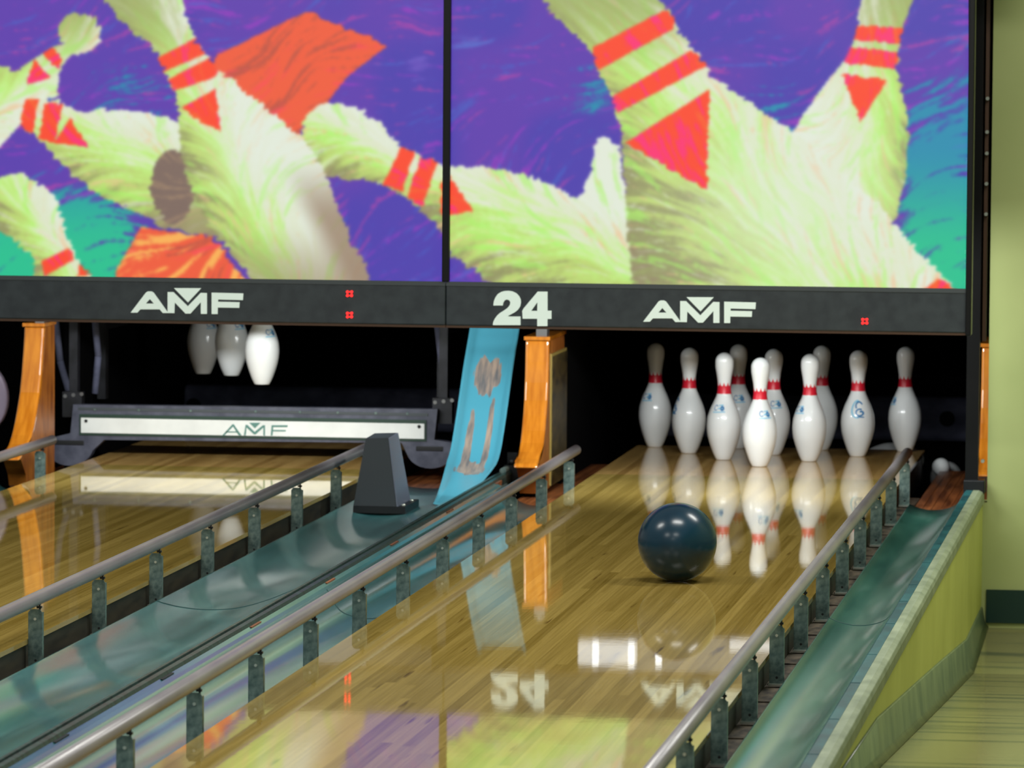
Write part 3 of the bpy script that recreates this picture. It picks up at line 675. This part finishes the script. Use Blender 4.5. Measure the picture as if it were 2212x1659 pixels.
def emblem_tall():
    b = MB(); z0 = .172
    ribbon(b, arc(-.004, 0, .020, .030, 1.2, 5.0), .007, 1, z0, .0007)
    ribbon(b, arc(.004, .013, .014, .013, .3, 3.9), .006, 0, z0)
    ribbon(b, arc(.005, -.011, .013, .012, .9, 5.9), .006, 0, z0)
    ribbon(b, [(.005, -.008), (.018, -.008), (.018, -.018)], .006, 0, z0)
    ribbon(b, [(-.004, -.027), (.020, -.028)], .004, 0, z0)
    return b
def emblem_wide():
    b = MB(); z0 = .183
    ribbon(b, arc(-.015, .004, .008, .009, .5, 5.6), .003, 0, z0)
    ribbon(b, arc(.012, .002, .006, .006, 0, 6.3), .008, 0, z0)
    ribbon(b, [(-.026, -.012), (.024, -.010)], .004, 1, z0); ribbon(b, [(-.004, .012), (.018, .014)], .004, 1, z0)
    ribbon(b, [(-.006, .0), (.006, .004)], .005, 1, z0)
    return b
def make_pin(kind):
    e = empty('bowling_pin')
    pin_body.build('pin_body', M['pin'], e)
    pin_band().build('neck_band', M['pin_red'], e)['label'] = 'red crown-shaped neck band'
    (emblem_tall() if kind == 'tall' else emblem_wide()).build('blue_emblem', [M['pin_blue'], M['pin_ltblue']], e)
    return e
pin_t, pin_w = make_pin('tall'), make_pin('wide')
s = .3048; rw = s*3**.5/2
PD = [  # x, y, turn, kind, label
    (0, 0, .62, 'wide', 'bowling pin at the very front of the triangle, nearest the ball'),
    (-s/2, rw, -.12, 'wide', 'second-row bowling pin left of the front pin, directly above the ball'),
    (s/2, rw, -.62, 'wide', 'second-row bowling pin right of the front pin, small blue mark on its left'),
    (-s, 2*rw, -1.05, 'tall', 'third-row bowling pin on the left, dark blue emblem on its left side'),
    (0, 2*rw, .45, 'wide', 'third-row bowling pin half hidden behind the front pin'),
    (s, 2*rw, .23, 'tall', 'third-row bowling pin on the right with the large blue letter emblem'),
    (-1.5*s, 3*rw, -.42, 'wide', 'leftmost bowling pin of the back row, beside the black partition'),
    (-.5*s, 3*rw, .32, 'wide', 'dim back-row bowling pin showing between the two left front pins'),
    (.5*s, 3*rw, 2.9, 'wide', 'dim back-row bowling pin behind the pin right of the front pin'),
    (1.5*s, 3*rw, -.95, 'wide', 'rightmost bowling pin of the back row, next to the rail end')]
used = {'tall': False, 'wide': False}
def place_pin(x, y, z, turn, kind, label, group, rot=None):
    src = pin_t if kind == 'tall' else pin_w
    o = src if not used[kind] else copy_tree(src)
    used[kind] = True
    o.location = (x, y, z); o.rotation_euler = rot or (0, 0, turn); tag(o, label, 'bowling pin', group); return o
for x, y, t, k, lab in PD: place_pin(x, y, 0.0005, t-.14, k, lab, 'ten standing pins')
hx = [(566, 830, .03), (500, 811, .45), (439, 807, .9)]
for (px, py, y), lab in zip(hx, ('bright bowling pin hanging nearest, right of three held under the left mask', 'bowling pin hanging in the middle of three under the left mask', 'dimmest bowling pin hanging at the left of three under the left mask')):
    x, z = at(px, py, y); place_pin(x, y, z, .9, 'wide', lab, 'pins held up by the machine')
place_pin(.60, 1.20, -.15, 0, 'wide', 'fallen bowling pin lying in the dark corner right of the rail end', 'fallen pins', (1.31, .0, -.04))
place_pin(.50, 1.16, -.055, 0, 'wide', 'fallen bowling pin lying on its side behind the standing pins', 'fallen pins', (1.57, 0, -1.2))

# ------------------------------------------------------------------ ball
e = empty('bowling_ball', (.130, -3.906, .1085), 'dark teal bowling ball rolling down the lane', 'bowling ball')
b = MB(); n = 64; m_ = 32
b.lathe([(max(.0004, .108*math.sin(PI*i/m_)), -.108*math.cos(PI*i/m_)) for i in range(m_+1)], n).build('ball_shell', M['ball'], e)
b = MB()
for a, t in ((.25, .35), (.25, .05), (.0, .2)):
    d = Vector((math.sin(t)*.4, .8, a+.35)).normalized(); b.tube(d*.1065, d*.1084, .013, 20)
b.build('finger_hole', M['hole'], e)

# ------------------------------------------------------------------ bumper rails
def post_mesh():
    b = MB(); w = .0175
    b.box(-w, w, -.0015, .0015, -.066, .066); b.prism([(-w, .066), (w, .066), (w-.006, .074), (-w+.006, .074)], 'y', -.0015, .0015)
    b.box(w-.002, w, 0, .016, -.066, .066); b.box(-w, -w+.002, 0, .010, -.066, .066)
    return b
def post_foot():
    b = MB(); b.box(-.018, .018, -.024, .0, -.0700, -.0655); return b
def post_holes(): 
    b = MB(); b.tube((.001, -.0014, -.052), (.001, -.0022, -.052), .0032, 10); return b
def post_bolts():
    b = MB(); b.tube((.0, -.0014, .05), (.0, -.0035, .05), .0036, 10); return b
def hook():
    b = MB(); b.tube((.010, .006, .06), (.010, .006, .086), .0026, 8); b.box(.003, .015, .0, .010, .076, .081); return b
PP = None
def rail(x, y_end, y0, dy, n, lab, zc=.0985):
    global PP
    e = empty('bumper_rail', (x, y_end, 0), lab, 'bumper rail')
    b = MB(); b.tube((0, -(y_end-YN), zc), (0, -.004, zc), .0172, 24); b.tube((0, -.004, zc), (0, 0, zc), .0172, 24, 0, .014); b.build('rail_tube', M['rail'], e)
    if PP is None:
        PP = post_mesh().build('post', M['post']); f = post_foot().build('foot', M['bolt'], PP)
        post_holes().build('hole', M['hole'], PP); post_bolts().build('bolt', M['bolt'], PP); hook().build('hook', M['darksteel'], PP)
        PP.parent = e; PP.location = (0, y0-y_end, 0); start = 1
    else: start = 0
    for k in range(start, n):
        c = copy_tree(PP, e); c.location = (0, y0-y_end-dy*k, 0)
    return e
rail(.549, -.52, -.67, .699, 17, 'pale grey bumper rail on posts along the right edge of the pin lane')
rail(-.563, -.66, -.85, .693, 16, 'pale grey bumper rail on posts along the left edge of the pin lane')
rail(-1.268, -.66, -.64, .706, 17, 'grey-lilac bumper rail on posts in front of the left lane')
rail(-2.381, -.645, -.83, .70, 16, 'short rail end at the left picture edge')

# ------------------------------------------------------------------ hood over the blue gutter
yh = -1.46
fb = [at(763, 1093, yh), at(856, 1096, yh), at(836, 947, yh), at(788, 948, yh)]
e = empty('ball_return_hood', (fb[0][0], yh, fb[0][1]), 'dark tapered hood standing on the blue gutter', 'hood')
ox, oz = fb[0][0], fb[0][1]; L_ = [(x-ox, z-oz) for x, z in fb]
zb = -.02-0; dep = .26
fr = [(L_[0][0], 0, 0), (L_[1][0], 0, 0), (L_[2][0], 0.02, L_[2][1]), (L_[3][0], 0.02, L_[3][1])]
bk = [(L_[0][0], dep, 0), (L_[1][0], dep, 0), (L_[2][0], dep*.75, L_[2][1]+.004), (L_[3][0], dep*.75, L_[3][1]+.004)]
MB().add(fr+bk, [(0, 1, 2, 3), (7, 6, 5, 4), (0, 3, 7, 4), (3, 2, 6, 7), (4, 5, 1, 0)]).build('hood_shell', M['hood'], e)
x1_, x2_ = L_[1][0]+.001, L_[2][0]+.001
MB().add([(x1_, 0, 0), (x1_, dep, 0), (x2_, dep*.75, L_[2][1]+.004), (x2_, .02, L_[2][1]), (x1_+.004, 0, 0), (x1_+.004, dep, 0), (x2_+.004, dep*.75, L_[2][1]+.003), (x2_+.004, .02, L_[2][1]-.001)],
         [(3, 2, 1, 0), (4, 5, 6, 7), (0, 1, 5, 4), (1, 2, 6, 5), (2, 3, 7, 6), (3, 0, 4, 7)]).build('side_plate', M['hood_side'], e)
b = MB(); b.box(.0, L_[1][0]+.03, -.003, dep+.02, -.022, .001); b.build('base_flange', M['darksteel'], e)
for y in (.03, .2): MB().tube((L_[1][0]+.018, y, .0), (L_[1][0]+.018, y, .007), .007, 10).build('bolt', M['bolt'], e)

# ------------------------------------------------------------------ blue return chute
cp = smooth_prof([(.02, .66), (-.12, .53), (-.20, .44), (-.29, .345), (-.365, .25), (-.44, .155), (-.52, .07), (-.60, .026), (-.72, .004), (-.9, -.010), (-1.15, -.016), (-1.5, -.022)], 6)
xc = -.905; hw = .087
e = empty('ball_chute', (xc, 0, 0), 'light blue ball chute with rust patches curving down beside the orange partition', 'ball chute')
sec = [(-hw, .022), (-hw+.006, .022), (-hw+.016, .004), (-hw+.03, 0), (0, -.003), (hw-.03, 0), (hw-.016, .004), (hw-.006, .022), (hw, .022)]
vs = []; fs = []; uvs = []
N = len(cp); K = len(sec)
cum = [0]
for i in range(1, N): cum.append(cum[-1]+math.dist(cp[i], cp[i-1]))
for i, (y, z) in enumerate(cp):
    a = cp[max(0, i-1)]; c = cp[min(N-1, i+1)]; ty, tz = c[0]-a[0], c[1]-a[1]; l = math.hypot(ty, tz); ny, nz = tz/l, -ty/l
    if nz < 0: ny, nz = -ny, -nz
    k = max(.12, 1-max(0, (cum[i]/cum[-1]-.62))/.3) 
    q = max(0, -.60-y)/.9; wd = 1-.55*q; xs = -.024*min(1, cum[i]/(.55*cum[-1]))+hw*(1-wd)*.98
    for u, h in sec: vs.append((u*wd+xs, y+ny*h*k, z+nz*h*k)); uvs.append(((u+hw)/(2*hw), 1-cum[i]/cum[-1]))
nv = len(vs)
for i in range(N-1):
    for j in range(K-1): fs.append((i*K+j, i*K+j+1, (i+1)*K+j+1, (i+1)*K+j))
me = bpy.data.meshes.new('chute_bed'); me.from_pydata(vs, [], fs); me.materials.append(M['chute'])
uv = me.uv_layers.new(name='UVMap')
for lp in me.loops: uv.data[lp.index].uv = uvs[lp.vertex_index]
for p in me.polygons: p.use_smooth = True
o = bpy.data.objects.new('chute_bed', me); COL.objects.link(o); o.parent = e
sd = o.modifiers.new('s', 'SOLIDIFY'); sd.thickness = .003; sd.offset = -1
b = MB(); b.box(.075, .13, -.52, -.40, -.06, .03); b.box(.08, .12, -.47, -.44, .03, .07); b.tube((.10, -.50, .03), (.10, -.50, .05), .012, 10)
b.build('mount', M['darksteel'], e)

# ------------------------------------------------------------------ sweep bar on the left lane
ys = -.03
def SP(l): return [at(px, py, ys) for px, py in l]
e = empty('sweep_bar', (0, 0, 0), 'lowered grey sweep bar with a white lettered panel closing the left lane', 'sweep bar')
arcL = [(150+52*math.cos(t)-.0, 962+44*math.sin(t)) for t in [PI*(.08+.84*k/12) for k in range(13)]]
arcR = [(930+52*math.cos(t), 972+40*math.sin(t)) for t in [PI*(.08+.84*k/12) for k in range(13)]]
frame_pts = [(158, 874), (945, 884), (938, 950), (985, 958)]+arcR+[(868, 957)]+[(225, 950)]+arcL+[(103, 948), (152, 936)]
pts = SP(frame_pts)
def polyprism(pts, y0, y1):
    vs = [(p[0], y0, p[1]) for p in pts]; fs = [tuple(q) for q in tessellate_polygon([[Vector((p[0], p[1], 0)) for p in pts]])]; n = len(pts)
    b = MB(); b.add(vs, fs); b.add([(x, y1, z) for x, y, z in vs], [f[::-1] for f in fs])
    b.add([(p[0], y0, p[1]) for p in pts]+[(p[0], y1, p[1]) for p in pts], [(i, (i+1) % n, n+(i+1) % n, n+i) for i in range(n)]); return b
polyprism(pts, ys, ys+.05).build('bar_frame', M['sweep'], e)
(ax, az), (bx_, bz) = at(172, 896, ys), at(921, 953, ys)
MB().box(ax, bx_, ys-.004, ys+.01, bz-.0005, az+.003).build('panel_edge', M['sweep_edge'], e)
(ax, az), (bx_, bz) = at(176, 902, ys), at(917, 949, ys)
MB().box(ax, bx_, ys-.008, ys, bz+.002, az).build('white_panel', M['sweep_white'], e)
S3 = 240/2212
def T3(l): return [(440+a*S3, 890+c*S3) for a, c in l]
lettering([T3(l) for l in (
    [(370, 465), (570, 245), (600, 245), (755, 465), (700, 465), (585, 290), (415, 465)], [(450, 385), (665, 385), (690, 410), (430, 410)],
    [(800, 465), (835, 255), (870, 255), (1015, 395), (1180, 262), (1222, 262), (1222, 470), (1188, 470), (1188, 310), (1035, 445), (1000, 445), (855, 310), (838, 465)],
    [(905, 212), (1135, 212), (1020, 325)], [(1335, 470), (1352, 262), (1675, 262), (1668, 300), (1385, 300), (1382, 355), (1640, 360), (1630, 388), (1380, 385), (1372, 470)])], ys-.0081, 'amf_lettering', M['sweep_green'], e, .001)
for cx, cy in ((187, 909), (906, 921)):
    x, z = at(cx, cy, ys); MB().tube((x, ys-.008, z), (x, ys-.011, z), .006, 12).build('screw', M['darksteel'], e)
for x0_, x1_, y_ in ((118, 182, 956), (898, 958, 969)):
    (xa, za), (xb, _) = at(x0_, y_-6, ys), at(x1_, y_+7, ys)
    zb_ = at(x1_, y_+7, ys)[1]; MB().box(xa, xb, ys-.0015, ys+.01, min(za, zb_), max(za, zb_)).build('slot', M['hole'], e, .004)
MB().box(-2.43, -1.17, ys-.002, ys+.0, .158, .168).build('top_lip', M['bar_edge'], e)
b = MB()
for px in (205, 300, 412, 552, 648, 730, 812, 880):
    x, z = at(px, 886+.012*(px-300), ys); b.tube((x, ys-.004, z), (x, ys, z), .0045, 8)
b.build('rivet', M['post'], e)
for x0_, y_ in ((-2.475, -.0), (-1.14, 0.)):
    b = MB(); b.box(x0_, x0_+.03, y_+.02, y_+.06, .16, .66); b.box(x0_-.02, x0_+.05, y_+.0, y_+.05, .13, .22); b.build('lift_arm', M['machine'], e)
    b = MB()
    for k in range(3): b.tube((x0_-.01+.03*k, y_-.002, .205+.004*k), (x0_-.01+.03*k, y_+.002, .205+.004*k), .007, 10)
    b.build('arm_bolt', M['machine_hi'], e)
# dark linkages in the corners of the left opening
def linkage(pts_px, y, lab, r_=.012):
    b = MB(); q = [at(a, c, y) for a, c in pts_px]
    for p0, p1 in zip(q[:-1], q[1:]): b.tube((p0[0], y, p0[1]), (p1[0], y, p1[1]), r_, 10)
    o = b.build('machine_linkage', M['cushion']); tag(o, lab, 'machine arm'); return o
linkage([(120, 690), (130, 780), (150, 850)], .15, 'dark metal arm beside the left orange partition')
linkage([(205, 690), (212, 770), (205, 850)], .15, 'dark metal arm above the left end of the sweep bar')
linkage([(945, 705), (955, 790), (965, 870)], .15, 'dark metal arm above the right end of the sweep bar')

# made-up pale disc standing for an unidentified object at the left picture edge
x, z = at(-52, 860, -.2)
b = MB(); n = 32; R_ = .118
b.add([(0, -.0, 0)]*0, []); pf = [(R_*math.cos(2*PI*i/n), R_*1.15*math.sin(2*PI*i/n)) for i in range(n)]
b.prism(pf, 'y', -.02, .02, smooth=True); b.box(-.02, .02, .0, .02, -z-.09, -.1)
o = b.build('unidentified_disc', M['pale'], None, .008, (x, -.2, z)); tag(o, 'unidentified pale lilac rounded object just entering at the left picture edge', 'unidentified object')

# ------------------------------------------------------------------ lights
def area(name, loc, rot, sx, sy, power, col=(1, 1, 1)):
    l = bpy.data.lights.new(name, 'AREA'); l.shape = 'RECTANGLE'; l.size = sx; l.size_y = sy; l.energy = power; l.color = col
    o = bpy.data.objects.new(name, l); COL.objects.link(o); o.location = loc; o.rotation_euler = rot; return o
for i, (x, y) in enumerate(((-2.6, -5.2), (.3, -5.2), (-2.6, -9.5), (.3, -9.5), (1.9, -3.2), (-1.1, -14.5))):
    area('ceiling_lamp', (x, y, 2.95), (0, 0, 0), 1.2, .35, 62, (1, .99, .93))
for n in (24, 23):
    x = LX[n]
    e = empty('pin_deck_lamp', (x, -1.28, .74), 'lamp behind the right mask that lights the ten pins' if n == 24 else 'lamp behind the left mask that lights the sweep bar', 'lamp')
    MB().box(-.56, .56, -.05, .04, .03, .08).build('housing', M['housing'], e)
    for sx in (-.4, .4): MB().box(sx-.01, sx+.01, -.01, .01, .08, 1.1).build('hanger', M['housing'], e)
    o = area('pin_deck_light', (0, 0, .02), (math.radians(50), 0, 0), 1.1, .07, 32, (.95, 1, 1)); o.parent = e
w = bpy.data.worlds.new('w'); SC.world = w; w.use_nodes = True
w.node_tree.nodes['Background'].inputs[0].default_value = (.82, .90, .86, 1); w.node_tree.nodes['Background'].inputs[1].default_value = .42

# ------------------------------------------------------------------ camera
cd = bpy.data.cameras.new('camera'); cam = bpy.data.objects.new('camera', cd); COL.objects.link(cam); SC.camera = cam
cd.sensor_width = 36; cd.sensor_fit = 'HORIZONTAL'; cd.lens = 36*FPX/2212; cd.clip_start = .1; cd.clip_end = 100
cam.matrix_world = Matrix(((RR[0], UU[0], -FF[0], CAM[0]), (RR[1], UU[1], -FF[1], CAM[1]), (RR[2], UU[2], -FF[2], CAM[2]), (0, 0, 0, 1)))
cd.dof.use_dof = True; cd.dof.focus_distance = 13.2; cd.dof.aperture_fstop = 9.0
SC.view_settings.view_transform = 'Standard'; SC.view_settings.look = 'None'; SC.view_settings.exposure = 0; SC.view_settings.gamma = 1
try: SC.view_settings.use_curve_mapping = False
except Exception: pass
